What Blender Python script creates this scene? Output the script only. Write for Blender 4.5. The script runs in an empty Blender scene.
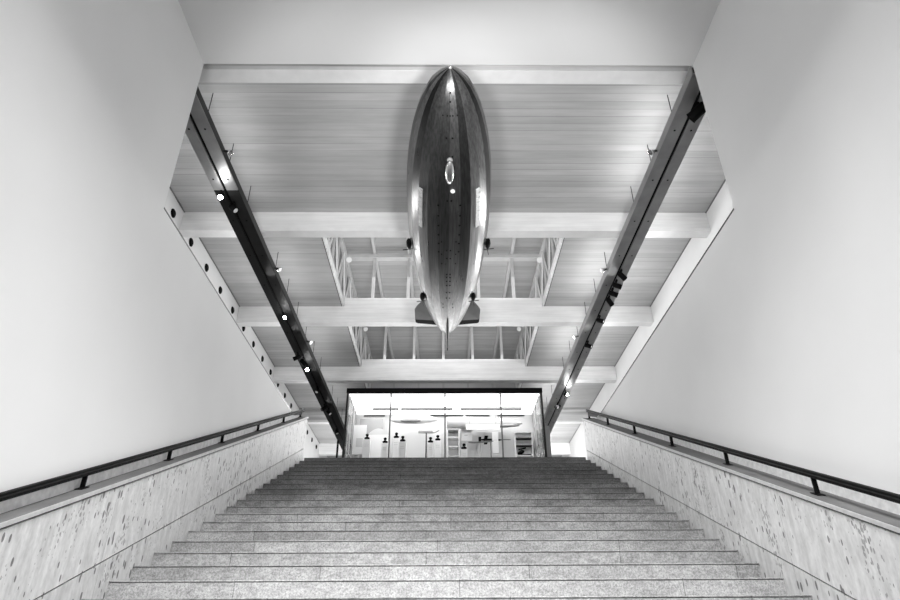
import bpy, math, random
from mathutils import Vector, Matrix
random.seed(7)
S = bpy.context.scene
COL = S.collection

# ------------------------------------------------------------------ camera
def cam_matrix(p, y, r):
    cy, sy, cp, sp = math.cos(y), math.sin(y), math.cos(p), math.sin(p)
    F = Vector((sy*cp, cy*cp, sp)); rt = Vector((cy, -sy, 0)); up = rt.cross(F)
    c, s = math.cos(r), math.sin(r)
    a = c*rt + s*up; b = -s*rt + c*up
    return Matrix(((a.x, b.x, -F.x, 0), (a.y, b.y, -F.y, 0), (a.z, b.z, -F.z, 0), (0, 0, 0, 1)))
cd = bpy.data.cameras.new('camera'); cam = bpy.data.objects.new('camera', cd); COL.objects.link(cam)
cam.matrix_world = cam_matrix(math.radians(29.605), math.radians(.702), math.radians(-.35))
cd.sensor_width = 36; cd.lens = 624.33/900*36; cd.clip_start = .05; cd.clip_end = 200
S.camera = cam

# ------------------------------------------------------------------ world, light, exposure
w = bpy.data.worlds.new('world'); S.world = w; w.use_nodes = True
w.node_tree.nodes['Background'].inputs[0].default_value = (1, 1, 1, 1)
w.node_tree.nodes['Background'].inputs[1].default_value = .55
S.view_settings.view_transform = 'Standard'; S.view_settings.look = 'None'
S.view_settings.exposure = 0.15; S.view_settings.gamma = 1; S.view_settings.use_curve_mapping = False

def area(name, loc, aim, sx, sy, watt, spread=180):
    l = bpy.data.lights.new(name, 'AREA'); l.shape = 'RECTANGLE'; l.size = sx; l.size_y = sy; l.energy = watt
    l.spread = math.radians(spread)
    o = bpy.data.objects.new(name, l); COL.objects.link(o); o.location = loc
    o.rotation_euler = (Vector(aim)-Vector(loc)).to_track_quat('-Z', 'Y').to_euler()
    return o
def spot(name, loc, aim, watt, deg, blend=.3, rad=.03):
    l = bpy.data.lights.new(name, 'SPOT'); l.energy = watt; l.spot_size = math.radians(deg); l.spot_blend = blend
    l.shadow_soft_size = rad
    o = bpy.data.objects.new(name, l); COL.objects.link(o); o.location = loc
    o.rotation_euler = (Vector(aim)-Vector(loc)).to_track_quat('-Z', 'Y').to_euler()
    return o
area('lobby_rear_fill', (0, -4.6, 3.2), (0, 2, 4.6), 5.2, 3.0, 85)  # unseen fill panel added behind the viewpoint to lift the stair-well walls
area('lobby_downlight', (0.05, .9, 5.92), (0.05, 4.9, 0), 2.6, .8, 300, 70)
for i, (a, b) in enumerate(((6.15, 8.5), (9.65, 12.0), (13.1, 15.4), (16.6, 18.9), (20.0, 22.5))):
    area('trough_uplight_west', (-3.25, (a+b)/2, 6.2), (-3.25, (a+b)/2, 9), .3, b-a, 5.5)
    area('trough_uplight_east', (3.19, (a+b)/2, 6.2), (3.19, (a+b)/2, 9), .3, b-a, 13)
for y in (9.8, 12.0, 14.2, 16.4):
    spot('wall_wash_spot_west', (-3.24, y, 5.95), (2.9, y-4.5, 2.6), 135, 95, 1, .12)
    spot('wall_wash_spot_east', (3.18, y, 5.95), (-2.8, y-4.5, 2.6), 150, 95, 1, .12)
area('hall_end_fill_west', (-3.6, 20.6, 4.0), (-3.6, 23.4, 6.6), 1.6, 1.0, 70)  # unseen pair added to brighten the far bay beyond the display room
area('hall_end_fill_east', (3.7, 20.6, 4.0), (3.7, 23.4, 6.6), 1.6, 1.0, 110)
area('lantern_daylight', (0, 13.6, 7.6), (0, 12.6, 0), 3.6, 8.5, 90)
area('lantern_fill', (0, 14.0, 7.1), (0, 14.0, 9), 3.6, 8.5, 42)  # added panel without a fitting, lifts the underside of the lantern roof
area('stairwell_fill', (0, 14.85, 4.6), (0, 6, 3.6), 4.8, 2.4, 110)  # extra panel added before the glass to brighten the stair-well walls
area('gallery_fill_west', (-3.48, 14.3, 6.12), (-4.64, 14.3, 6.3), 17, .2, 45)  # long strips added to lighten the hall side walls, no fitting there
area('gallery_fill_east', (3.43, 14.3, 6.12), (4.75, 14.3, 6.3), 17, .2, 75)
spot('beam_fill_east', (1.0, .4, .3), (.9, 8.3, 6.75), 1550, 41, .5, .4)  # unseen spots added near the camera to brighten the ceiling beams
spot('beam_fill_west', (-.8, .4, .3), (-.9, 8.3, 6.75), 1100, 41, .5, .4)

# ------------------------------------------------------------------ materials (a grey world: the photograph is black and white)
def mat(name, v, rough=.6, metal=0., noise=0., scale=4., stretch=(1, 1, 1), bump=0., emit=0., spec=.5):
    m = bpy.data.materials.new(name); m.use_nodes = True
    nt = m.node_tree; b = nt.nodes['Principled BSDF']
    b.inputs['Base Color'].default_value = (v, v, v, 1); b.inputs['Roughness'].default_value = rough
    b.inputs['Metallic'].default_value = metal; b.inputs['Specular IOR Level'].default_value = spec
    if emit:
        b.inputs['Emission Color'].default_value = (1, 1, 1, 1); b.inputs['Emission Strength'].default_value = emit
    if noise or bump:
        g = nt.nodes.new('ShaderNodeNewGeometry'); mp = nt.nodes.new('ShaderNodeMapping'); mp.inputs['Scale'].default_value = stretch
        n = nt.nodes.new('ShaderNodeTexNoise'); n.inputs['Scale'].default_value = scale; n.inputs['Detail'].default_value = 6
        nt.links.new(g.outputs['Position'], mp.inputs[0]); nt.links.new(mp.outputs[0], n.inputs['Vector'])
        r = nt.nodes.new('ShaderNodeMapRange'); r.inputs[1].default_value = .3; r.inputs[2].default_value = .7
        r.inputs[3].default_value = v*(1-noise); r.inputs[4].default_value = min(.95, v*(1+noise))
        nt.links.new(n.outputs['Fac'], r.inputs[0]); nt.links.new(r.outputs[0], b.inputs['Base Color'])
        if bump:
            bp = nt.nodes.new('ShaderNodeBump'); bp.inputs['Strength'].default_value = bump; bp.inputs['Distance'].default_value = .01
            nt.links.new(n.outputs['Fac'], bp.inputs['Height']); nt.links.new(bp.outputs[0], b.inputs['Normal'])
    return m

class NT:
    """small helper to write node maths briefly"""
    def __init__(s, m): s.nt = m.node_tree; s.b = s.nt.nodes['Principled BSDF']
    def n(s, t, **k):
        x = s.nt.nodes.new(t)
        for a, v in k.items(): setattr(x, a, v)
        return x
    def l(s, a, b): s.nt.links.new(a, b)
    def m(s, op, a, b=None, c=None):
        x = s.n('ShaderNodeMath', operation=op)
        for i, v in enumerate((a, b, c)):
            if v is None: continue
            if hasattr(v, 'is_output'): s.l(v, x.inputs[i])
            else: x.inputs[i].default_value = v
        return x.outputs[0]
    def noise(s, vec, scale, detail=5, rough=.55):
        x = s.n('ShaderNodeTexNoise'); x.inputs['Scale'].default_value = scale; x.inputs['Detail'].default_value = detail
        x.inputs['Roughness'].default_value = rough; s.l(vec, x.inputs['Vector']); return x.outputs['Fac']
    def scaled(s, vec, sc):
        x = s.n('ShaderNodeMapping'); x.inputs['Scale'].default_value = sc; s.l(vec, x.inputs[0]); return x.outputs[0]
    def rng(s, v, a, b, c, d):
        x = s.n('ShaderNodeMapRange')
        s.l(v, x.inputs[0])
        for i, q in enumerate((a, b, c, d)): x.inputs[i+1].default_value = q
        return x.outputs[0]
    def pos(s):
        g = s.n('ShaderNodeNewGeometry'); x = s.n('ShaderNodeSeparateXYZ'); s.l(g.outputs['Position'], x.inputs[0])
        return g.outputs['Position'], x.outputs[0], x.outputs[1], x.outputs[2]
    def color(s, v): s.l(v, s.b.inputs['Base Color'])
    def bump(s, h, st, d=.01):
        x = s.n('ShaderNodeBump'); x.inputs['Strength'].default_value = st; x.inputs['Distance'].default_value = d
        s.l(h, x.inputs['Height']); s.l(x.outputs[0], s.b.inputs['Normal'])

def travertine(name, base, joint=1.36):
    m = mat(name, base, .55); t = NT(m); P, x, y, z = t.pos()
    vein = t.noise(t.scaled(P, (5, 5, 1.3)), 3.0, 8, .62)
    v1 = t.rng(vein, .3, .7, base*.74, min(.92, base*1.12))
    fine = t.noise(t.scaled(P, (1, 1, .6)), 38, 4)
    v2 = t.m('MULTIPLY', v1, t.rng(fine, .3, .7, .9, 1.06))
    vo = t.n('ShaderNodeTexVoronoi'); vo.inputs['Scale'].default_value = 1; t.l(t.scaled(P, (19, 19, 7.5)), vo.inputs['Vector'])
    clus = t.noise(t.scaled(P, (1, 1, .5)), 2.6, 3)
    size = t.rng(clus, .38, .66, .05, .33)
    pit = t.m('LESS_THAN', vo.outputs['Distance'], size)
    wn = t.n('ShaderNodeSeparateColor'); t.l(vo.outputs['Color'], wn.inputs[0])
    pit = t.m('MULTIPLY', pit, t.m('GREATER_THAN', wn.outputs[0], .45))
    vo2 = t.n('ShaderNodeTexVoronoi'); vo2.inputs['Scale'].default_value = 1; t.l(t.scaled(P, (46, 46, 22)), vo2.inputs['Vector'])
    c2 = t.noise(t.scaled(P, (1, 1, .35)), 4.2, 4)
    pit2 = t.m('LESS_THAN', vo2.outputs['Distance'], t.rng(c2, .46, .66, -.05, .42))
    pit = t.m('MAXIMUM', pit, t.m('MULTIPLY', pit2, .7))
    fy = t.m('FRACT', t.m('DIVIDE', t.m('ADD', y, .31), joint))
    jl = t.m('LESS_THAN', fy, .004/joint)
    dark = t.m('MAXIMUM', t.m('MULTIPLY', pit, .72), t.m('MULTIPLY', jl, .5))
    t.color(t.m('MULTIPLY', v2, t.m('SUBTRACT', 1, dark)))
    t.bump(t.m('SUBTRACT', t.m('MULTIPLY', fine, .3), pit), .4, .004)
    return m

def stairstone(name, base):
    m = mat(name, base, .7); t = NT(m); P, x, y, z = t.pos()
    oi = t.n('ShaderNodeObjectInfo')
    bx = t.m('ADD', t.m('DIVIDE', x, 1.75), t.m('MULTIPLY', oi.outputs['Random'], 7.3))
    jl = t.m('LESS_THAN', t.m('FRACT', bx), .0035)
    wn = t.n('ShaderNodeTexWhiteNoise', noise_dimensions='2D'); cb = t.n('ShaderNodeCombineXYZ')
    t.l(t.m('FLOOR', bx), cb.inputs[0]); t.l(oi.outputs['Random'], cb.inputs[1]); t.l(cb.outputs[0], wn.inputs['Vector'])
    tone = t.rng(wn.outputs['Value'], 0, 1, .84, 1.1)
    big = t.rng(t.noise(P, 1.1, 4), .3, .7, .8, 1.14)
    speck = t.rng(t.noise(P, 62, 6, .85), .37, .6, .4, 1.2)
    med = t.rng(t.noise(t.scaled(P, (1, 1, 2.2)), 9, 5, .65), .32, .6, .72, 1.1)
    v = t.m('MULTIPLY', t.m('MULTIPLY', tone, big), t.m('MULTIPLY', speck, med))
    v = t.m('MULTIPLY', v, t.m('SUBTRACT', base, t.m('MULTIPLY', jl, base*.6)))
    blotshade = t.m('ADD', t.noise(t.scaled(P, (1, 1, 1.6)), 1.7, 6, .65), t.rng(z, .9, 2.6, -.22, .2))  # irregular stone blotches; the height ramp also paints shade into the upper steps
    v = t.m('MULTIPLY', v, t.rng(blotshade, .46, .58, 1, .68))
    t.color(v); t.bump(speck, .3, .003)
    return m

def boards(name, base, pitch=.16, along=0):
    """planks running along x (along=0) or y, thin dark joints and grain"""
    m = mat(name, base, .55); t = NT(m); P, x, y, z = t.pos()
    a, sc = (y, (.35, 7, 7)) if along == 0 else (x, (7, .35, 7))
    q = t.m('DIVIDE', a, pitch); idx = t.m('FLOOR', q)
    wn = t.n('ShaderNodeTexWhiteNoise', noise_dimensions='1D'); t.l(idx, wn.inputs['W'])
    tone = t.rng(wn.outputs['Value'], 0, 1, .9, 1.07)
    jl = t.m('LESS_THAN', t.m('FRACT', q), .05)
    jm = t.m('MULTIPLY', jl, t.rng(t.noise(t.scaled(P, sc), .8, 2), .4, .6, .1, .5))
    gr = t.rng(t.noise(t.scaled(P, sc), 2.2, 7, .6), .3, .7, .9, 1.08)
    fig = t.rng(t.noise(t.scaled(P, (.5, 2.4, 1) if along == 0 else (2.4, .5, 1)), 2.5, 3), .3, .7, .93, 1.06)
    v = t.m('MULTIPLY', t.m('MULTIPLY', t.m('MULTIPLY', tone, fig), gr), t.m('SUBTRACT', base, t.m('MULTIPLY', jm, base)))
    t.color(v); return m

def hullmetal(name):
    m = mat(name, .5, .3, .95); t = NT(m); P, x, y, z = t.pos()
    at = t.n('ShaderNodeAttribute', attribute_name='gore')
    wn = t.n('ShaderNodeTexWhiteNoise', noise_dimensions='1D'); t.l(t.m('FLOOR', t.m('MULTIPLY', at.outputs['Fac'], 1)), wn.inputs['W'])
    tone = t.rng(wn.outputs['Value'], 0, 1, .035, .22)
    st = t.rng(t.noise(t.scaled(P, (20, .5, 20)), 2.6, 6, .6), .3, .7, .6, 1.35)
    t.color(t.m('MULTIPLY', tone, st))
    t.l(t.rng(t.noise(t.scaled(P, (6, 1, 6)), 3, 4), .3, .7, .27, .38), t.b.inputs['Roughness'])
    return m

M = dict(
    barm=mat('light_bar_grey', .17, .6, spec=.2),
    plaster=mat('white_plaster', .82, .85, noise=.03, scale=.7, bump=.05),
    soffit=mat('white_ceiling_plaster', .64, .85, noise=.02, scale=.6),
    trav=travertine('travertine', .66), travs=travertine('travertine_skirting', .6, .68),
    cope=mat('worn_coping_stone', .13, .7, noise=.22, scale=6, stretch=(1, .4, 1), bump=.1),
    upstand=mat('skirting_stone', .78, .7, noise=.14, scale=18), lip=mat('coping_edge_stone', .48, .6, noise=.12, scale=20),
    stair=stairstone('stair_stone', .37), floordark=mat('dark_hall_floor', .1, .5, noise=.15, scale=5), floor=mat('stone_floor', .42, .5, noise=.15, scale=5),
    boards=boards('grey_timber_boards', .43, .145), lroof=boards('lantern_boards', .5, .2),
    beam=boards('white_painted_timber', .85, .22), flange=mat('white_flange', .78, .5, noise=.04, scale=6),
    strip=mat('hall_wall_paint', .7, .7, noise=.03, scale=2), steel=mat('light_grey_steel', .6, .45, noise=.06, scale=5),
    web=mat('rail_web_grey', .06, .6, spec=.1), black=mat('black_metal', .005, .6, spec=.05), dgrey=mat('dark_grey_metal', .03, .5, spec=.2), mgrey=mat('mid_grey_metal', .2, .35, .6),
    trough=mat('brushed_trough_metal', .32, .38, .75, noise=.16, scale=3), troughshade=mat('shaded_trough_metal', .012, .6, noise=.2, scale=3, spec=.1),
    white=mat('white_lacquer', .85, .4), pale=mat('pale_grey_lacquer', .62, .5), mid=mat('mid_grey_lacquer', .32, .5),
    chrome=mat('bright_metal', .75, .18, 1.0), hull=hullmetal('silver_airship_skin'), fin=mat('dark_fin_skin', .07, .45, .3, noise=.2, scale=4),
    lamp=mat('lit_lamp', 1, .5, emit=60), lampdim=mat('lit_lamp_soft', .9, .4, emit=1.5), lightceil=mat('luminous_ceiling', .9, .6, emit=1.3),
)
g = bpy.data.materials.new('clear_glass'); g.use_nodes = True; t = NT(g)
t.b.inputs['Base Color'].default_value = (1, 1, 1, 1); t.b.inputs['Roughness'].default_value = 0.0
t.b.inputs['Transmission Weight'].default_value = 1; t.b.inputs['IOR'].default_value = 1.03
M['glass'] = g

# ------------------------------------------------------------------ mesh building
class MB:
    def __init__(s): s.v = []; s.f = []; s.attr = {}
    def add(s, vs, fs):
        k = len(s.v); s.v += [tuple(p) for p in vs]; s.f += [tuple(i+k for i in q) for q in fs]; return s
    def box(s, x0, x1, y0, y1, z0, z1):
        return s.add([(x, y, z) for z in (z0, z1) for y in (y0, y1) for x in (x0, x1)],
                     [(0, 2, 3, 1), (4, 5, 7, 6), (0, 1, 5, 4), (2, 6, 7, 3), (0, 4, 6, 2), (1, 3, 7, 5)])
    def prism(s, poly, x0, x1, axis='x'):
        n = len(poly)
        mk = {'x': lambda a, p: (a, p[0], p[1]), 'y': lambda a, p: (p[0], a, p[1]), 'z': lambda a, p: (p[0], p[1], a)}[axis]
        vs = [mk(x0, p) for p in poly]+[mk(x1, p) for p in poly]
        return s.add(vs, [tuple(range(n))[::-1], tuple(range(n, 2*n))]+[(i, (i+1) % n, n+(i+1) % n, n+i) for i in range(n)])
    def tube(s, a, b, r0, r1=None, n=10):
        r1 = r0 if r1 is None else r1; a = Vector(a); b = Vector(b); d = (b-a).normalized()
        u = d.orthogonal().normalized(); q = d.cross(u)
        vs = [c+r*(math.cos(2*math.pi*i/n)*u+math.sin(2*math.pi*i/n)*q) for c, r in ((a, r0), (b, r1)) for i in range(n)]
        return s.add(vs, [tuple(range(n))[::-1], tuple(range(n, 2*n))]+[(i, (i+1) % n, n+(i+1) % n, n+i) for i in range(n)])
    def bar(s, a, b, w, h=None):
        """rectangular bar from a to b, w across, h in the other direction"""
        h = h or w; a = Vector(a); b = Vector(b); d = (b-a).normalized()
        u = d.cross(Vector((0, 0, 1))); u = u.normalized() if u.length > .01 else Vector((1, 0, 0)); q = u.cross(d)
        vs = [c+sx*u*w/2+sz*q*h/2 for c in (a, b) for sx, sz in ((-1, -1), (1, -1), (1, 1), (-1, 1))]
        return s.add(vs, [(3, 2, 1, 0), (4, 5, 6, 7)]+[(i, (i+1) % 4, 4+(i+1) % 4, 4+i) for i in range(4)])
    def lathe(s, prof, c, axis=(0, 0, 1), n=16):
        """prof: (distance along axis, radius)"""
        d = Vector(axis).normalized(); u = d.orthogonal().normalized(); q = d.cross(u); c = Vector(c); k = len(prof)
        vs = [c+d*h+r*(math.cos(2*math.pi*i/n)*u+math.sin(2*math.pi*i/n)*q) for h, r in prof for i in range(n)]
        fs = [(j*n+i, j*n+(i+1) % n, (j+1)*n+(i+1) % n, (j+1)*n+i) for j in range(k-1) for i in range(n)]
        fs += [tuple(range(n))[::-1], tuple(range((k-1)*n, k*n))]
        return s.add(vs, fs)
    def egg(s, c, axis, L, r, n=14, k=9):
        return s.lathe([(-L/2*math.cos(math.pi*i/k), max(.0008, r*math.sin(math.pi*i/k))) for i in range(k+1)], c, axis, n)
    def build(s, name, m, parent=None, origin=None, smooth=False, bevel=0):
        if origin is None: origin = parent['_w'] if parent is not None else (0, 0, 0)
        org = Vector(origin)
        me = bpy.data.meshes.new(name); me.from_pydata([Vector(p)-org for p in s.v], [], s.f); me.update()
        import bmesh
        bm = bmesh.new(); bm.from_mesh(me); bmesh.ops.recalc_face_normals(bm, faces=bm.faces); bm.to_mesh(me); bm.free()
        if smooth:
            for p in me.polygons: p.use_smooth = len(p.vertices) <= 4
        me.materials.append(M[m] if isinstance(m, str) else m)
        o = bpy.data.objects.new(name, me); COL.objects.link(o)
        if parent is not None:
            o.parent = parent; o.location = org-Vector(parent['_w'])
        else: o.location = org
        o['_w'] = tuple(org); TMP.append(o)
        if bevel:
            b = o.modifiers.new('bevel', 'BEVEL'); b.width = bevel; b.segments = 2; b.limit_method = 'ANGLE'
        return o
TMP = []
def tag(o, label, cat, group=None, kind=None):
    o['label'] = label; o['category'] = cat
    if group: o['group'] = group
    if kind: o['kind'] = kind
    return o
def thing(name, label, cat, loc, group=None):
    o = bpy.data.objects.new(name, None); COL.objects.link(o); o.location = loc; o['_w'] = tuple(loc); TMP.append(o)
    o.empty_display_size = .1
    return tag(o, label, cat, group)
def struct(name, mb, m, **k):
    o = mb.build(name, m, **k); o['kind'] = 'structure'; return o
def copy_tree(o, loc, label=None):
    c = o.copy(); COL.objects.link(c); c.location = loc
    if label: c['label'] = label
    for ch in o.children:
        d = ch.copy(); COL.objects.link(d); d.parent = c
        for e in ch.children:
            f = e.copy(); COL.objects.link(f); f.parent = d
    return c
ORD = ['first', 'second', 'third', 'fourth', 'fifth', 'sixth', 'seventh', 'eighth', 'ninth', 'tenth', 'eleventh', 'twelfth',
       'thirteenth', 'fourteenth', 'fifteenth', 'sixteenth', 'seventeenth', 'eighteenth']

# ------------------------------------------------------------------ measures (metres, eye level is z = 0)
R_, T_ = .15, .35                       # rise, tread
Y0, Z0 = 4.974, .363                    # first step edge seen
NB, NT_ = -9, 19
SL = R_/T_*1.0009; SLO = math.tan(math.radians(23.2))
def hz(y, h): return SLO*y+h
XL, XR = -2.60, 2.675                   # stair sides
WL, WR = -2.775, 2.915                  # white walls of the stair well
ZF = Z0+NT_*R_                          # upper floor
ZG = Z0+(NB-1)*R_                       # lobby floor
YC = 4.965                              # where the low ceiling ends
ZLC = 5.97
ZP = 3.915                              # top of the gallery parapet
HL, HR = -4.64, 4.745                   # hall side walls
ZC, ZS = 6.916, 6.5                     # board ceiling, beam soffits
YE = 26.6
BY = [5.505, 8.98, 12.46, 15.88, 19.37, 23.05]
YTOP = Y0+NT_*T_
YPAR = 11.53

# ------------------------------------------------------------------ large structure
YB = -5.0
struct('floor', MB().box(WL-.3, WR+.3, YB, Y0+NB*T_+.1, ZG-.2, ZG), 'floor')
struct('floor_upper', MB().box(HL, HR, YTOP+T_, YE, ZF-.2, ZF).box(HL, WL-.2, YC, YTOP+T_, ZF-.2, ZF).box(WR+.2, HR, YC, YTOP+T_, ZF-.2, ZF), 'floordark')
wp = [(YB, ZG), (YPAR-.02, ZG), (YPAR-.02, ZP-.05), (YC, ZP-.05), (YC, ZLC), (YB, ZLC)]
struct('wall_left', MB().prism(wp, WL-.22, WL), 'plaster')
struct('wall_right', MB().prism(wp, WR, WR+.22), 'plaster')
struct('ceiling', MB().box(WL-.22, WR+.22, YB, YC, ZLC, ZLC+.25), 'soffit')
struct('wall_front', MB().box(HL, HR, YC-.26, YC-.005, ZLC+.25, ZC+.2).box(HL, WL-.22, YC-.26, YC-.005, ZF, ZLC+.25).box(WR+.22, HR, YC-.26, YC-.005, ZF, ZLC+.25), 'plaster')
struct('wall_hall_left', MB().box(HL-.2, HL, YC-.26, YE, ZF-.2, ZC+.2), 'strip')
struct('wall_hall_right', MB().box(HR, HR+.2, YC-.26, YE, ZF-.2, ZC+.2), 'strip')
struct('wall_back', MB().box(HL-.2, HR+.2, YE, YE+.2, ZF-.2, ZC+.2), 'strip')
LX = 2.3; LY0, LY1 = BY[1]+.19, BY[4]
cb = MB()
cb.box(HL, -LX, YC-.005, YE, ZC, ZC+.12).box(LX, HR, YC-.005, YE, ZC, ZC+.12)
cb.box(-LX, LX, YC-.005, LY0-.15, ZC, ZC+.12).box(-LX, LX, LY1+.1, YE, ZC, ZC+.12)
struct('ceiling_hall', cb, 'boards')
for sgn, x, nm in ((1, HL, 'trim_1'), (-1, HR, 'trim_2')):
    b = MB()
    for i, y in enumerate([YC]+BY):
        y0 = y+.19 if i else YC
        y1 = BY[i] if i < len(BY) else YE
        b.box(*sorted((x, x+sgn*.02)), y0, y1, ZC-.014, ZC)
    struct(nm, b, 'mgrey')
for sg, nm, nd in ((-1, 'trim_7', 'trim_9'), (1, 'trim_8', 'trim_10')):
    b, c = MB(), MB()
    for i in range(1, 4):
        ya, yb = BY[i]+.205, BY[i+1]-.015
        b.box(*sorted((sg*(LX-.03), sg*LX)), ya, yb, ZC-.012, ZC+.16)
        c.box(*sorted((sg*(LX+.002), sg*(LX+.016))), ya, yb, ZC-.006, ZC-.0005)
    struct(nm, b, 'beam'); struct(nd, c, 'dgrey')
# dark strip painted as the shadow gap, and white coping, along each gallery parapet
for sgn, x, nm in ((-1, WL, 'trim_3'), (1, WR, 'trim_4')):
    struct(nm, MB().box(*sorted((x-sgn*.003, x+sgn*.22)), YC+.002, YPAR-.02, ZP-.05, ZP-.032), 'mgrey' if sgn < 0 else 'dgrey')
for sgn, x, nm in ((-1, WL, 'trim_5'), (1, WR, 'trim_6')):
    struct(nm, MB().box(*sorted((x+sgn*.02, x+sgn*.22)), YC+.002, YPAR-.02, ZP-.032, ZP), 'plaster')
# skirting of the white walls above the sloping coping
for sgn, x, h, nm in ((-1, WL, -.963, 'baseboard_left'), (1, WR, -1.0, 'baseboard_right')):
    y0, y1 = 1.2, YPAR-.05
    struct(nm, MB().prism([(y0, hz(y0, h)), (y1, hz(y1, h)), (y1, hz(y1, h+.1)), (y0, hz(y0, h+.1))], *sorted((x-sgn*.018, x-sgn*.001))), 'upstand')

# ------------------------------------------------------------------ staircase
st = thing('staircase', 'wide grey stone staircase rising straight from the foreground to the glass display room', 'stairs', (0, Y0+NB*T_, ZG))
prof = [(0, -R_), (0, -.016), (.012, -.016), (.012, -.008), (-.004, -.008), (-.004, -.002), (-.002, 0), (T_+.12, 0), (T_+.12, -R_)]
first = None
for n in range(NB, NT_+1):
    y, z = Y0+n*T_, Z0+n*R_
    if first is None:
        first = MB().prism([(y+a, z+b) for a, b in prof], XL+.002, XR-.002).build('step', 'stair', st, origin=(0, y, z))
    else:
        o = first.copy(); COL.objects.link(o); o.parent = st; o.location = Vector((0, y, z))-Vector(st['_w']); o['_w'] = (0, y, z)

# ------------------------------------------------------------------ travertine parapets and handrails
def parapet(side):
    sg = -1 if side == 'left' else 1
    xi, xw, hc, hg = (XL, WL, -.963, -1.577) if sg < 0 else (XR, WR, -1.0, -1.617)
    y0, y1 = 1.25, YPAR
    t = thing('stair_parapet', 'low travertine stair wall along the %s side of the steps' % side, 'low wall', (xi, y0, hz(y0, -1.77)))
    xa, xb = sorted((xi, xw-sg*.004))
    MB().prism([(y0, hz(y0, hg+.006)), (y1, hz(y1, hg+.006)), (y1, hz(y1, hc-.05)), (y0, hz(y0, hc-.05))], xa, xb).build('panel', 'trav', t)
    MB().prism([(y0, hz(y0, hg-.75)), (y1, hz(y1, hg-.75)), (y1, hz(y1, hg-.006)), (y0, hz(y0, hg-.006))], xa, xb).build('skirting', 'travs', t)
    MB().prism([(y0, hz(y0, hg-.006)), (y1-.01, hz(y1-.01, hg-.006)), (y1-.01, hz(y1-.01, hg+.006)), (y0, hz(y0, hg+.006))], *sorted((xi+sg*.012, xw-sg*.004))).build('joint', 'dgrey', t)
    MB().prism([(y0, hz(y0, hc-.05)), (y1-.01, hz(y1-.01, hc-.05)), (y1-.01, hz(y1-.01, hc-.034)), (y0, hz(y0, hc-.034))], *sorted((xi+sg*.014, xw-sg*.004))).build('joint', 'dgrey', t)
    e = .012
    c = MB().prism([(y0, hz(y0, hc-.034)), (y1+.02, hz(y1+.02, hc-.034)), (y1+.02, hz(y1+.02, hc-.004)), (y0, hz(y0, hc-.004))], *sorted((xi-sg*e, xw-sg*.004)))
    c.build('coping_edge', 'lip', t)
    MB().prism([(y0, hz(y0, hc-.004)), (y1+.02, hz(y1+.02, hc-.004)), (y1+.02, hz(y1+.02, hc)), (y0, hz(y0, hc))], *sorted((xi-sg*(e-.012), xw-sg*.004))).build('coping_top', 'cope', t)
    return t
parapet('left'); parapet('right')
def handrail(side):
    sg = -1 if side == 'left' else 1
    x, hc, top, ye = (-2.725, -.963, -.815, 11.66) if sg < 0 else (2.77, -1.0, -.825, 11.5)
    y0 = 1.4
    t = thing('handrail', 'black metal handrail on short posts along the %s stair wall' % side, 'handrail', (x, y0, hz(y0, hc)))
    hx = .022
    def para(h0, h1, xa, xb, ya, yb): return MB().prism([(ya, hz(ya, h0)), (yb, hz(yb, h0)), (yb, hz(yb, h1)), (ya, hz(ya, h1))], xa, xb)
    para(top-.02, top, x-hx, x+hx, y0, ye).build('rail', 'black', t, bevel=.004)
    para(top-.034, top-.02, x-.008, x+.008, y0, ye-.01).build('rail_web', 'web', t)
    para(top-.052, top-.034, x-hx, x+hx, y0, ye-.02).build('lower_rail', 'black', t, bevel=.004)
    pys = [2.08, 3.45, 4.82, 6.19, 7.56, 8.94, 10.3, 11.45] if sg < 0 else [2.0, 3.36, 4.70, 6.05, 7.41, 8.77, 10.13, 11.38]
    for y in pys:
        zt, zb = hz(y, top-.05), hz(y, hc)+.007
        p = MB().bar((x, y, zb), (x, y, zt), .034, .014).build('post', 'black', t)
        MB().prism([(y-.045, hz(y-.045, hc+.002)), (y+.045, hz(y+.045, hc+.002)), (y+.045, hz(y+.045, hc+.008)), (y-.045, hz(y-.045, hc+.008))], x-.03, x+.03).build('foot_plate', 'black', p, origin=(x, y, zb))
    MB().prism([(ye-.75, hz(ye-.75, top-.058)), (ye-.12, hz(ye-.12, top-.058)), (ye-.12, hz(ye-.12, hc+.045)), (ye-.6, hz(ye-.6, hc+.07))], x-.01, x+.01).build('end_plate', 'black', t)
    return t
handrail('left'); handrail('right')

# ------------------------------------------------------------------ ceiling beams
BL = ['white painted ceiling beam nearest the camera, along the edge of the low ceiling',
      'bright white ceiling beam crossing behind the middle of the airship',
      'white ceiling beam crossing behind the tail fins of the airship',
      'white ceiling beam just above the black top edge of the glass display room',
      'white ceiling beam partly hidden behind the top of the glass display room',
      'farthest white ceiling beam, low beside the glass display room']
for y, lab in zip(BY, BL):
    t = thing('ceiling_beam', lab, 'beam', (0, y+.095, ZS), 'beams across the hall ceiling')
    MB().box(HL+.002, HR-.002, y, y+.19, ZS+.07, ZC-.002).build('web', 'beam', t)
    if BY[1] < y < BY[4]+1: MB().box(-LX+.04, LX-.04, y+.001, y+.189, ZC-.001, ZC+.22).build('upstand', 'beam', t)
    MB().box(HL+.002, HR-.002, y-.012, y+.202, ZS, ZS+.07).build('flange', 'flange', t, bevel=.004)

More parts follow.
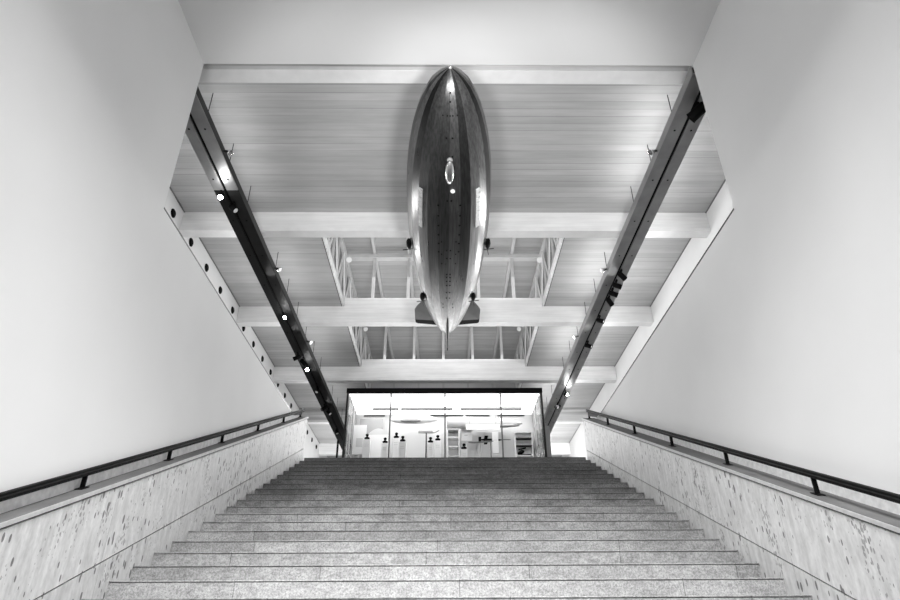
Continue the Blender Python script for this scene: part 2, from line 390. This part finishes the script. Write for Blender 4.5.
# ------------------------------------------------------------------ roof lantern
ZT = 8.33
la = thing('roof_lantern', 'raised roof lantern with lattice side trusses above the opening in the board ceiling', 'roof lantern', (0, LY0, ZC+.12))
MB().box(-2.75, 2.75, LY0-.6, LY1+.5, ZT+.16, ZT+.26).build('roof_panel', 'lroof', la)
MB().box(-2.75, -2.68, LY0-.6, LY1+.5, ZC+.12, ZT+.16).build('side_wall', 'strip', la)
MB().box(2.68, 2.75, LY0-.6, LY1+.5, ZC+.12, ZT+.16).build('side_wall', 'strip', la)
MB().box(-2.68, 2.68, LY0-.6, LY0-.53, ZC+.12, ZT+.16).build('end_wall', 'strip', la)
MB().box(-2.68, 2.68, LY1+.43, LY1+.5, ZC+.12, ZT+.16).build('end_wall', 'strip', la)
for sg in (-1, 1):
    x = sg*2.34
    tr = MB().box(x-.05, x+.05, LY0-.5, LY1+.4, ZT-.1, ZT).build('side_truss', 'steel', la)
    MB().box(x-.035, x+.035, LY0-.5, LY1+.4, ZC+.12, ZC+.2).build('bottom_chord', 'steel', tr)
    k = int((LY1-LY0)/.57); ys = [LY0-.4+i*.57 for i in range(k+2)]
    for i, y in enumerate(ys):
        MB().bar((x, y, ZC+.2), (x, y, ZT-.1), .045).build('truss_post', 'steel', tr)
        if i+1 < len(ys):
            a, b = ((ZC+.22, ZT-.12) if i % 2 else (ZT-.12, ZC+.22))
            MB().bar((x-sg*.02, y, a), (x-sg*.02, ys[i+1], b), .03).build('truss_brace', 'white', tr)
RX = [-1.64, -.82, 0, .82, 1.64]
for x in RX: MB().box(x-.035, x+.035, LY0-.5, LY1+.4, ZT+.02, ZT+.155).build('rafter', 'steel', la)
for y in (BY[1]+.1, BY[2]+.1, BY[3]+.1, BY[4]+.1):
    MB().box(-2.3, 2.3, y-.09, y+.09, ZT-.07, ZT+.015).build('cross_beam', 'steel', la)
    for x in RX:
        MB().box(x-.035, x+.035, y-.03, y+.03, ZC+.225, ZT-.075).build('post', 'steel', la)
for x, y in ((-2.15, 11.9), (2.2, 11.9), (2.05, 10.45), (-2.15, 15.35), (2.1, 15.35)):
    MB().lathe([(0, .02), (.07, .045), (.11, .065)], (x, y, ZT-.5), (0.2*(-1 if x > 0 else 1), -.7, -.6), 12).build('flood_lamp', 'white', la, smooth=True)

# ------------------------------------------------------------------ wall vents
v0 = None
for i in range(17):
    y = 8.62+.866*i
    lab = '%s round black vent from the near end of the left hall wall' % ORD[i] if i else 'nearest round black vent, at the top corner of the left parapet'
    if v0 is None:
        v0 = MB().lathe([(0, .082), (.012, .082), (.012, .066), (.03, .058)], (HL, y, 6.61), (1, 0, 0), 20).build('air_vent', 'black', origin=(HL, y, 6.61))
        tag(v0, lab, 'vent', 'round black vents along the left hall wall')
    else:
        o = v0.copy(); COL.objects.link(o); o.location = (HL, y, 6.61); o['label'] = lab

# ------------------------------------------------------------------ lighting troughs
ZTR = 6.05
def trough(xa, xg, xb, y0, y1, label, dark_from=None):
    t = thing('lighting_trough', label, 'light fitting', ((xa+xb)/2, y0, ZTR))
    gw = .02
    segs = [(y0, y1, 'trough')] if dark_from is None else [(y0, dark_from, 'trough'), (dark_from+.004, y1, 'troughshade')]  # far part of the same trough gets its shade as a near-black colour
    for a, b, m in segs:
        k = 'shaded part' if m == 'troughshade' else None
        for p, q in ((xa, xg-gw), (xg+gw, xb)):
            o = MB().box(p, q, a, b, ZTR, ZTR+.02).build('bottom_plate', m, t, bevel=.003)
            if k: o['label'] = 'bottom plate of the far section, coloured dark as unlit'
        o = MB().box(xg-gw, xg+gw, a, b, ZTR+.022, ZTR+.04).build('track_rail', 'black', t)
    for x, s in ((xa, 1), (xb, -1)):
        MB().box(*sorted((x, x+s*.012)), y0, y1, ZTR+.021, ZTR+.14).build('side_plate', 'trough' if dark_from is None else 'dgrey', t)
    MB().box(xa+.02, xb-.02, y0, y1, ZTR+.1, ZTR+.115).build('top_plate', 'dgrey', t)
    y = 6.08 if y0 > 0 else y0
    while y < y1:
        MB().tube((xg, y+.18, ZTR+.115), (xg, y+.18, ZC), .006, n=6).build('suspension_wire', 'dgrey', t)
        for x in ((xa+xg)/2-.015, (xg+xb)/2+.015):
            MB().tube((x, y+.0, ZTR-.004), (x, y+.0, ZTR+.004), .014, n=8).build('screw', 'black', t)
        y += 1.0
    return t
trough(-3.43, -3.255, -3.065, 5.15, 21.5, 'long suspended light trough on the left, painted dark where unlit beyond a bright near section', 7.33)
trough(2.995, 3.19, 3.375, 5.15, 21.5, 'long suspended grey metal light trough on the right with a central black groove')

def spotlight(x, y, aim, label, lit=None, size=1., group='spotlights on the light troughs', top=ZTR-.006, drop=.1):
    if lit == 'on':
        q = Vector((x, y, top-drop*size))+Vector(aim).normalized()*.16*size
        l = bpy.data.lights.new('lamp_glow', 'POINT'); l.energy = 5; l.shadow_soft_size = .03
        lo = bpy.data.objects.new('lamp_glow', l); COL.objects.link(lo); lo.location = q
    t = thing('spotlight', label, 'spotlight', (x, y, top-.0), group)
    d = Vector(aim).normalized(); c = Vector((x, y, top-drop*size))
    MB().box(x-.015, x+.015, y-.045, y+.045, top-.035, top-.0).build('track_adapter', 'black', t)
    MB().tube((x, y, top-.03), c, .011, n=8).build('arm', 'black', t)
    L, r = .15*size, .042*size
    h = MB().lathe([(-L/2, r*.6), (-L*.35, r), (L*.42, r), (L/2, r*1.1), (L/2, r*.9), (L*.4, r*.86)], c, d, 16).build('lamp_head', 'black', t, smooth=True)
    MB().lathe([(L*.38, r*.84), (L*.41, r*.84)], c, d, 16).build('lens', {None: 'mgrey', 'on': 'lamp', 'dim': 'lampdim', 'white': 'white'}[lit], h, smooth=False)
    return t
xg = -3.255
spotlight(xg-.06, 7.36, (.25, -.85, -.45), 'brightly lit spotlight with a glare on the left trough, nearest the camera', 'on', 1.0, drop=.12)
spotlight(xg+.05, 7.62, (.7, -.2, -.7), 'dark ring shaped spotlight just beyond the brightest lamp of the left trough', 'white', 1.1)
spotlight(xg+.04, 11.2, (.3, -.85, -.45), 'lit spotlight alone in the middle of the left trough', 'on', .9)
spotlight(xg-.09, 13.1, (-.8, -.2, -.5), 'black spotlight turned to the wall in the cluster of the left trough', None, 1.15)
spotlight(xg, 13.35, (.6, .6, -.5), 'black spotlight tilted to the hall in the cluster of the left trough', None, 1.2)
spotlight(xg, 13.8, (.25, -.9, -.45), 'lit lamp at the far end of the cluster on the left trough', 'on', 1.1)
spotlight(xg, 15.2, (-.1, -.6, -.8), 'black spotlight pointing down past the cluster on the left trough', 'white', 1.0)
spotlight(xg-.04, 16.5, (-.7, -.3, -.6), 'black spotlight turned left near the far end of the left trough', None, 1.1)
spotlight(xg+.03, 16.85, (.7, -.3, -.6), 'black spotlight turned right near the far end of the left trough', 'white', 1.1)
spotlight(xg, 18.6, (.3, -.4, -.8), 'black spotlight at the far end of the left trough', 'white', 1.1)
xg = 3.19
spotlight(xg+.02, 5.62, (-.55, .75, -.2), 'black spotlight at the near end of the right trough, by the wall edge', 'dim', 1.7, drop=.07)
for i, (y, a) in enumerate(((9.55, (.7, .5, -.4)), (9.9, (.8, -.1, -.4)), (10.2, (.8, -.1, -.4)), (10.5, (.6, .6, -.5)))):
    spotlight(xg+.03, y, a, ['nearest of the four close black spotlights on the right trough', 'second of the four close spotlights on the right trough, with a bright lens',
              'third of the four close spotlights on the right trough', 'farthest of the four close black spotlights on the right trough'][i], 'dim' if i in (1, 2) else None, 1.15)
spotlight(xg+.02, 11.3, (.8, -.3, -.4), 'single black spotlight with a white lens beyond the four on the right trough', 'dim', 1.1)
spotlight(xg+.02, 12.5, (.8, -.3, -.4), 'single spotlight on the right trough level with the beam behind the fins', 'dim', 1.1)
spotlight(xg+.04, 15.5, (.4, -.85, -.4), 'lit spotlight near the far end of the right trough', 'on', 1.0)
spotlight(xg-.03, 16.4, (-.8, -.3, -.4), 'black spotlight at the far end of the right trough', None, 1.1)
# small uplight heads clamped to the inner edge of each trough
def clip_lamp(x, y, sg, label):
    t = thing('clip_lamp', label, 'lamp', (x, y, ZTR+.05), 'small lamps clipped to the inner edge of the troughs')
    MB().box(*sorted((x, x+sg*.05)), y-.012, y+.012, ZTR+.06, ZTR+.08).build('bracket', 'dgrey', t)
    c = (x+sg*.075, y+.01, ZTR+.055)
    MB().lathe([(-.035, .03), (-.01, .04), (.03, .046), (.035, .04)], c, (sg*.5, -.1, -.3), 14).build('lamp_head', 'chrome', t, smooth=True)
for y, lab in ((6.57, 'small silver clip lamp on the left trough nearest the camera'), (9.6, 'small silver clip lamp on the left trough between the two lit spotlights'), (12.64, 'small silver clip lamp on the left trough beside the far cluster')):
    clip_lamp(-3.063, y, 1, lab)
for y, lab in ((6.54, 'small silver clip lamp on the right trough nearest the camera'), (9.63, 'small silver clip lamp on the right trough beside the four spotlights'), (12.39, 'small silver clip lamp on the right trough beyond the four spotlights')):
    clip_lamp(2.993, y, -1, lab)

# ------------------------------------------------------------------ airship model
AX, AZ, AN, AL = .075, 5.5, 4.603, 6.30
az = thing('model_airship', 'large silver model airship hanging from the ceiling above the stairs', 'model airship', (AX, AN+AL/2, AZ-.56))
PR = [(0, .004), (.002, .024), (.005, .055), (.010, .095), (.019, .150), (.035, .222), (.06, .296), (.085, .350), (.115, .400), (.147, .442), (.18, .475), (.216, .503), (.25, .522),
      (.292, .540), (.335, .552), (.376, .559), (.438, .5625), (.49, .557), (.546, .542), (.61, .519), (.672, .488), (.74, .442), (.80, .39), (.85, .333),
      (.895, .272), (.93, .216), (.96, .158), (.98, .11), (.995, .06), (1.0, .02)]
def hr(y):
    s = (y-AN)/AL
    for (a, r), (b, q) in zip(PR, PR[1:]):
        if a <= s <= b: return 1.045*(r+(q-r)*(s-a)/(b-a))
    return .02
NG = 24
hb = MB(); gore = []
for gI in range(NG):
    a0, a1 = 2*math.pi*gI/NG, 2*math.pi*(gI+1)/NG
    vs = []
    for s_, r in PR:
        for q in range(3):
            a = a0+(a1-a0)*q/2; rr = r*1.045*(1 if q != 1 else (1+math.cos(math.pi/NG))/2)
            vs.append((AX+rr*math.sin(a), AN+s_*AL, AZ-rr*math.cos(a)))
    k = len(PR)
    hb.add(vs, [(3*i+q, 3*i+q+1, 3*i+q+4, 3*i+q+3) for i in range(k-1) for q in range(2)])
    gore += [float(gI)+.5]*len(vs)
hull = hb.build('hull', 'hull', az)
at = hull.data.attributes.new('gore', 'FLOAT', 'POINT')
for i, vv in enumerate(gore): at.data[i].value = vv
for p in hull.data.polygons: p.use_smooth = True
MB().lathe([(0, .004), (.03, .022), (.06, .03)], (AX, AN-.022, AZ), (0, 1, 0), 12).build('nose_cone', 'chrome', az, smooth=True)
# control car
gb = MB().egg((AX, 5.7, AZ-hr(5.7)-.035), (0, 1, .06), .44, .06, 16, 10)
go = gb.build('control_car', 'chrome', az, smooth=True)
MB().box(AX-.062, AX+.062, 5.6, 5.78, AZ-hr(5.7)-.045, AZ-hr(5.7)-.02).build('car_windows', 'black', go)
MB().egg((AX, 5.53, AZ-hr(5.53)-.02), (0, 1, 0), .07, .035, 12, 8).build('car_nose_window', 'mid', go, smooth=True)
MB().egg((AX+.04, 6.02, AZ-hr(6.0)-.012), (0, 0, 1), .05, .03, 12, 8).build('landing_wheel', 'white', az, smooth=True)
# promenade windows on both flanks; right row coloured paler as if lit
for sg in (-1, 1):
    b = MB(); lamps = MB()
    for i in range(9):
        y = 6.16+i*.085; an = sg*math.radians(41); r = hr(y)+.004
        n_ = Vector((math.sin(an), 0, -math.cos(an))); tg = Vector((math.cos(an), 0, math.sin(an)))
        c = Vector((AX, y, AZ))+n_*r
        b.add([c+tg*a+Vector((0, q, 0))+n_*h for h in (-.012, .006) for a, q in ((-.028, -.038), (.028, -.038), (.028, .038), (-.028, .038))],
              [(0, 1, 2, 3), (7, 6, 5, 4), (0, 4, 5, 1), (1, 5, 6, 2), (2, 6, 7, 3), (3, 7, 4, 0)])
    b.build('promenade_windows', 'pale' if sg > 0 else 'mid', az)
# rows of small dark hatches and ports under the keel
b = MB()
def port(x, y, r=.012):
    a = math.asin(max(-1, min(1, x/max(hr(y), .05)))); rr = hr(y); n_ = Vector((math.sin(a), 0, -math.cos(a)))
    c = Vector((AX, y, AZ))+n_*(rr-.006); MB().tube(c-n_*.004, c+n_*.010, r, n=8).build('keel_port', 'black', az)
for y in (4.78, 4.86): port(0, y, .010)
for y in (5.0,): [port(x, y, .009) for x in (-.08, -.03, 0, .03, .08)]
for y in (5.26,): [port(x, y, .011) for x in (-.04, .03)]
port(.03, 5.5, .011)
for y in (6.3, 6.5, 6.7, 6.9, 7.1, 7.3): [port(x, y, .013) for x in (-.14, .14)]
for y in (6.2, 7.25, 7.45, 7.9, 8.0, 8.12, 8.25, 8.5, 8.7): [port(x, y, .012) for x in (-.025, .025)]
for y in (7.05, 7.35, 7.6): [port(x, y, .01) for x in (-.1, .1)]
for y in (8.95, 9.1): [port(x, y, .01) for x in (-.08, .08)]
# engine cars with pusher propellers
def engine(y, deg, gap):
    a = math.radians(deg); n_ = Vector((math.sin(a), 0, -math.cos(a))); c = Vector((AX, y, AZ))+n_*(hr(y)+gap)
    e = MB().egg(c, (0, 1, 0), .25, .04, 14, 10).build('engine_car', 'black', az, smooth=True)
    s_ = MB()
    for dy in (-.06, .06): s_.bar(c+Vector((0, dy, 0)), Vector((AX, y+dy, AZ))+n_*(hr(y)-.01)+Vector((0, 0, .05)), .014)
    s_.build('strut', 'dgrey', e)
    h = c+Vector((0, .145, 0)); p = MB().tube(h-Vector((0, .02, 0)), h+Vector((0, .02, 0)), .014, .006, 8)
    for q in range(4):
        th = math.radians(8+90*q); dr = Vector((math.cos(th), 0, math.sin(th)))
        p.bar(h+dr*.01, h+dr*.1, .018, .006)
    p.build('propeller', 'dgrey', e)
for sg in (-1, 1): engine(7.6, sg*69, .04); engine(9.04, sg*55, .034)
# four tail fins, each with a darker control flap
def fin(deg):
    a = math.radians(deg); n_ = Vector((math.sin(a), 0, -math.cos(a))); tg = Vector((math.cos(a), 0, math.sin(a)))
    def plate(poly, th0, th1):
        k = len(poly); vs = [Vector((AX, y, AZ))+n_*r+tg*s_*(th0 if r < .4 else th1) for s_ in (-1, 1) for y, r in poly]
        return MB().add(vs, [tuple(range(k))[::-1], tuple(range(k, 2*k))]+[(i, (i+1) % k, k+(i+1) % k, k+i) for i in range(k)])
    f = plate([(9.55, .40), (9.72, .46), (9.93, .565), (10.03, .6), (10.40, .605), (10.40, .2), (10.0, .3)], .035, .012).build('tail_fin', 'fin', az)
    fl = plate([(10.415, .605), (10.52, .6), (10.56, .57), (10.62, .12), (10.415, .2)], .022, .009).build('control_flap', 'black', f)
for d in (0, 90, 180, 270): fin(d)
for y in (6.3, 8.9):
    MB().tube((AX, y, AZ+hr(y)-.01), (AX, y, ZC), .004, n=6).build('hanging_cable', 'dgrey', az)

# ------------------------------------------------------------------ glass display room at the head of the stairs
GX0, GX1, GY, GYB, GT = -2.45, 2.515, 15.0, 16.65, 5.80
gr = thing('display_room', 'glass fronted display room with a black top edge at the head of the stairs', 'display room', (.03, GY, ZF))
MB().box(GX0-.01, GX1+.01, GY-.03, GY+.05, GT, GT+.125).build('fascia', 'black', gr, bevel=.006)
MB().box(GX0, GX1, GY+.06, GYB+.1, GT+.03, GT+.1).build('roof_slab', 'dgrey', gr)
MB().box(GX0+.06, GX1-.06, GY+.06, GYB, GT, GT+.025).build('luminous_ceiling', 'lightceil', gr)
MB().box(GX0, GX1, GYB, GYB+.08, ZF, GT+.02).build('rear_wall', 'pale', gr)
MB().box(GX0, GX1, GY-.02, GY+.05, ZF, ZF+.08).build('sill', 'mgrey', gr)
for x in (-1.328, .041, 1.45): MB().box(x-.018, x+.018, GY, GY+.05, ZF+.08, GT).build('mullion', 'mgrey', gr)
MB().box(GX0, GX0+.05, GY-.02, GY+.05, ZF+.08, GT).build('corner_post', 'dgrey', gr)
MB().box(GX1-.05, GX1, GY-.02, GY+.05, ZF+.08, GT).build('corner_post', 'dgrey', gr)
xs = [GX0+.05, -1.346, -1.31, .023, .059, 1.432, 1.468, GX1-.05]
for a, b_ in zip(xs[::2], xs[1::2]): MB().box(a+.003, b_-.003, GY+.018, GY+.026, ZF+.083, GT-.003).build('glass_pane', 'glass', gr)
for x, sg in ((GX0, 1), (GX1, -1)):
    xa, xb = sorted((x+sg*.01, x+sg*.05))
    f = MB()
    for y in (15.35, 15.75, 16.2, 16.6): f.box(xa, xb, y-.02, y+.02, ZF, GT)
    for z in (3.9, 4.45, 4.95, 5.4): f.box(xa+.008, xb-.008, GY+.06, GYB-.07, z-.015, z+.015)
    f.build('side_frame', 'steel', gr)
    MB().box(*sorted((x+sg*.066, x+sg*.075)), 15.85, 16.2, 4.7, 5.72).build('side_panel', 'mid', gr)
    MB().box(x+sg*.06-.004, x+sg*.06+.004, GY+.06, GYB, ZF, GT).build('side_glass', 'glass', gr)
b = MB()
for a, q in ((-2.2, -1.62), (-.35, .55), (.62, 1.28), (1.5, 2.25)): b.box(a, q, GYB-.03, GYB-.001, GT-.05, GT-.02)
b.build('cable_strip', 'dgrey', gr)
area('display_room_light', (.03, 15.8, GT-.03), (.03, 15.8, 0), 4.4, 1.2, 60)

# exhibits
def one(name, label, cat, mb, m, group=None, **k): return tag(mb.build(name, m, **k), label, cat, group)
for i, (a, q, lab) in enumerate(((-1.89, -1.19, 'short grey light bar under the left of the display room ceiling'), (-1.14, .26, 'long grey light bar in the middle of the display room ceiling'), (.45, 2.11, 'longest grey light bar at the right of the display room ceiling'))):
    o = thing('light_bar', lab, 'light fitting', ((a+q)/2, 16, GT-.1), 'light bars in the display room')
    MB().box(a, q, 15.96, 16.04, 5.70, 5.785).build('housing', 'barm', o, bevel=.008)
    for x in (a+.15, q-.15): MB().tube((x, 16, 5.785), (x, 16, GT-.003), .006, n=6).build('hanger', 'mgrey', o)
def board(x0, x1, y, z0, z1, label, m='white', inner=None):
    o = thing('display_board', label, 'display board', ((x0+x1)/2, y, ZF), 'white boards in the display room')
    MB().box(x0, x1, y-.015, y+.015, z0, z1).build('panel', m, o, bevel=.003)
    xm = (x0+x1)/2
    MB().box(xm-.02, xm+.02, y-.012, y+.012, ZF+.015, z0).build('stem', 'pale', o)
    MB().box(x0, x1, y-.12, y+.12, ZF, ZF+.015).build('foot', 'pale', o)
    if inner:
        b = MB()
        for a, q, c, d in inner: b.box(x0+a*(x1-x0), x0+q*(x1-x0), y-.018, y-.0155, z0+c*(z1-z0), z0+d*(z1-z0))
        b.build('print', 'pale', o)
board(-2.36, -2.02, 16.0, 4.5, 5.29, 'tall white display board with a grey square at the left of the display room', inner=[(.25, .75, .25, .55)])
board(.48, .77, 16.4, 4.98, 5.31, 'small square white board right of the middle mullion', inner=[(.3, .6, .4, .5)])
board(1.27, 1.43, 15.9, 4.5, 5.06, 'narrow white board standing before the dark model aeroplane', inner=[(.2, .8, .6, .62)])
def plinth(x0, x1, y, zt, label, bust=None):
    xm = (x0+x1)/2
    o = thing('display_plinth', label, 'plinth', (xm, y, ZF), 'white plinths in the display room')
    MB().box(x0, x1, y-.08, y+.08, ZF, zt).build('block', 'white', o, bevel=.004)
    b = MB()
    for k in range(2): b.box(x0+.035, x1-.035, y-.083, y-.0805, zt-.13-.05*k, zt-.12-.05*k)
    b.build('caption_plate', 'pale', o)
    if bust:
        s = thing('portrait_bust', bust, 'bust', (xm, y, zt), 'small dark busts on the plinths')
        MB().lathe([(0, .05), (.02, .05), (.03, .03)], (xm, y, zt), (0, 0, 1), 14).build('socle', 'black', s, smooth=True)
        MB().lathe([(.028, .06), (.055, .075), (.075, .05), (.085, .022), (.1, .022), (.112, .034), (.135, .042), (.158, .035), (.17, .014)], (xm, y, zt), (0, 0, 1), 16).build('head_and_shoulders', 'black', s, smooth=True)
for x0, x1, y, zt, l in ((-2.06, -1.88, 15.8, 4.82, 'in front of the tall board at the left'), (-1.58, -1.42, 15.8, 4.72, 'just left of the first mullion'), (-1.31, -1.14, 15.95, 4.90, 'just right of the first mullion'),
                         (-1.12, -.95, 15.6, 4.70, 'with the lower bust, second from the first mullion'), (-.40, -.26, 15.8, 4.73, 'left of the tallest one near the middle mullion'), (-.23, -.06, 15.95, 4.83, 'tallest one left of the middle mullion'),
                         (.45, .61, 15.8, 4.56, 'below the small square board')):
    plinth(x0, x1, y, zt, 'white plinth '+l, 'small dark bust on the plinth '+l)
one('partition_screen', 'mid grey screen behind the plinths at the left of the display room', 'screen', MB().box(-2.28, -1.64, 16.5, 16.53, ZF, 5.63), 'mid', origin=(-1.96, 16.5, ZF))
dm = thing('domed_case', 'white domed display case in front of the grey screen', 'display case', (-1.72, 16.25, ZF))
MB().box(-2.0, -1.44, 16.16, 16.4, ZF, 5.08).build('base', 'white', dm)
MB().prism([(-2.0+.56*i/12, 5.081+.17*math.sin(math.pi*i/12)**.8) for i in range(13)], 16.16, 16.4, 'y').build('dome', 'pale', dm)
wa = thing('white_model_airship', 'small white model airship with a grey underside hanging left of the middle mullion', 'model airship', (-.8, 16.1, 5.34))
MB().egg((-.8, 16.1, 5.47), (1, 0, 0), 1.3, .12, 18, 14).build('hull', 'white', wa, smooth=True)
MB().egg((-.86, 16.03, 5.42), (1, 0, 0), .58, .06, 14, 12).build('belly_panel', 'mid', wa, smooth=True)
for x in (-1.1, -.5): MB().tube((x, 16.1, 5.55), (x, 16.1, GT-.003), .004, n=6).build('wire', 'mgrey', wa)
gs = thing('gondola_model', 'small white boat shaped model on a dark stand left of the middle mullion', 'model', (-.42, 16.1, ZF))
MB().prism([(-.67, 5.1), (-.24, 5.1), (-.11, 5.17), (-.24, 5.25), (-.67, 5.25)], 16.05, 16.15, 'y').build('hull', 'white', gs, bevel=.01)
MB().box(-.66, -.28, 16.04, 16.049, 5.1, 5.15).build('keel_band', 'mid', gs)
MB().tube((-.45, 16.1, ZF), (-.45, 16.1, 5.1), .018, n=10).build('stand', 'dgrey', gs)
MB().lathe([(0, .12), (.02, .12), (.03, .03)], (-.45, 16.1, ZF), (0, 0, 1), 16).build('foot', 'dgrey', gs)
sa = thing('shaft_fuselage', 'long grey model fuselage hanging across the right of the display room', 'model aircraft', (1.1, 16.3, 5.3))
MB().lathe([(0, .15), (.5, .16), (1.1, .14), (1.5, .13), (1.85, .08), (2.03, .02)], (.1, 16.3, 5.45), (1, 0, -.012), 20).build('fuselage', 'pale', sa, smooth=True)
MB().lathe([(1.2, .05), (1.6, .05), (1.95, .015)], (.1, 16.2, 5.33), (1, 0, 0), 12).build('keel_boom', 'mid', sa, smooth=True)
for x in (.5, 1.5): MB().tube((x, 16.3, 5.58), (x, 16.3, GT-.003), .004, n=6).build('wire', 'mgrey', sa)
one('cover_board', 'white horizontal board below the hanging grey fuselage', 'board', MB().box(.6, 1.5, 16.1, 16.13, 5.19, 5.34), 'white', origin=(1.05, 16.1, 5.19))
for x in (.7, 1.4): MB().tube((x, 16.115, 5.34), (x, 16.115, GT-.003), .004, n=6).build('wire', 'mgrey', bpy.data.objects['cover_board'])
fr = thing('frame_cabinet', 'tall narrow frame cabinet with pale shelves beside the middle mullion', 'cabinet', (.265, 16.3, ZF))
MB().box(.1, .13, 16.15, 16.45, ZF, 5.2).build('side_panel', 'pale', fr); MB().box(.4, .43, 16.15, 16.45, ZF, 5.2).build('side_panel', 'pale', fr)
MB().box(.1, .43, 16.15, 16.45, 5.2, 5.25).build('top', 'mid', fr)
for z in (3.7, 4.1, 4.5, 4.75, 5.0): MB().box(.131, .399, 16.16, 16.45, z, z+.02).build('shelf', 'white', fr)
MB().box(.131, .399, 16.43, 16.45, ZF, 5.2).build('back_panel', 'white', fr)
one('backdrop_panel', 'light grey backdrop panel behind the dark model aeroplane', 'panel', MB().box(.92, 1.62, 16.58, 16.61, ZF, 5.28), 'pale', origin=(1.27, 16.6, ZF))
ap = thing('model_aeroplane', 'dark model aeroplane with twin wings right of the middle mullion', 'model aeroplane', (1.3, 16.15, 4.85))
MB().egg((1.25, 16.15, 4.93), (1, .1, .02), .6, .035, 12, 10).build('fuselage', 'black', ap, smooth=True)
for z in (4.88, 4.97): MB().box(1.08, 1.17, 15.95, 16.4, z, z+.012).build('wing', 'black', ap)
MB().box(.93, 1.0, 16.1, 16.2, 4.9, 5.0).build('engine', 'black', ap)
MB().bar((1.5, 16.17, 4.94), (1.78, 16.2, 4.945), .012).build('tail_boom', 'black', ap)
MB().tube((1.25, 16.15, ZF), (1.25, 16.15, 4.9), .015, n=8).build('stand', 'mgrey', ap)
pr = thing('model_propeller', 'long grey two bladed propeller on a post under the model aeroplane', 'propeller', (.98, 15.7, ZF))
MB().prism([(.64, 4.72), (.8, 4.70), (.98, 4.715), (1.15, 4.73), (1.28, 4.75), (1.28, 4.765), (1.1, 4.765), (.95, 4.745), (.8, 4.74), (.64, 4.735)], 15.68, 15.71, 'y').build('blades', 'mgrey', pr)
MB().tube((.965, 15.72, ZF), (.965, 15.72, 4.73), .02, n=8).build('post', 'pale', pr)
sh = thing('shelf_unit', 'white shelf unit with dark objects at the right of the display room', 'shelf unit', (2.15, 16.35, ZF))
MB().box(1.91, 1.94, 16.38, 16.5, ZF, 5.2).build('side_panel', 'white', sh); MB().box(2.36, 2.39, 16.38, 16.5, ZF, 5.2).build('side_panel', 'white', sh)
for z in (3.8, 4.28, 4.55, 4.82, 5.02, 5.18): MB().box(1.941, 2.359, 16.32, 16.48, z, z+.02).build('shelf', 'dgrey' if z in (4.82, 5.02) else 'white', sh)
MB().box(1.941, 2.359, 16.48, 16.5, ZF, 5.18).build('back_panel', 'white', sh)
dk = thing('engine_model', 'dark model engine on the lower shelf of the white shelf unit', 'model', (2.1, 16.32, 4.57))
MB().egg((2.06, 16.4, 4.66), (1, 0, .5), .2, .055, 12, 8).build('block', 'black', dk, smooth=True)
MB().box(1.98, 2.32, 16.34, 16.46, 4.571, 4.60).build('base', 'black', dk)
MB().tube((2.0, 16.4, 4.74), (2.2, 16.4, 4.78), .02, n=8).build('pipe', 'black', dk)
tag(MB().box(1.99, 2.31, 16.34, 16.46, 5.041, 5.07).build('model_hull', 'mid', origin=(2.15, 16.3, 5.041), bevel=.008), 'flat grey model hull on the upper shelf of the white shelf unit', 'model')
po = thing('barrier_post', 'dark post standing on the upper floor left of the display room', 'post', (-2.6, 15.2, ZF))
MB().box(-2.63, -2.585, 15.18, 15.22, ZF+.02, 4.63).build('shaft', 'black', po)
MB().lathe([(0, .14), (.02, .14)], (-2.607, 15.2, ZF), (0, 0, 1), 18).build('foot', 'black', po)
one('support_column', 'slim grey column standing right of the display room', 'column', MB().box(2.54, 2.66, 15.2, 15.32, ZF, 5.0), 'mid', origin=(2.6, 15.26, ZF))

# ------------------------------------------------------------------ clean helper properties
for o in bpy.data.objects:
    if '_w' in o: del o['_w']
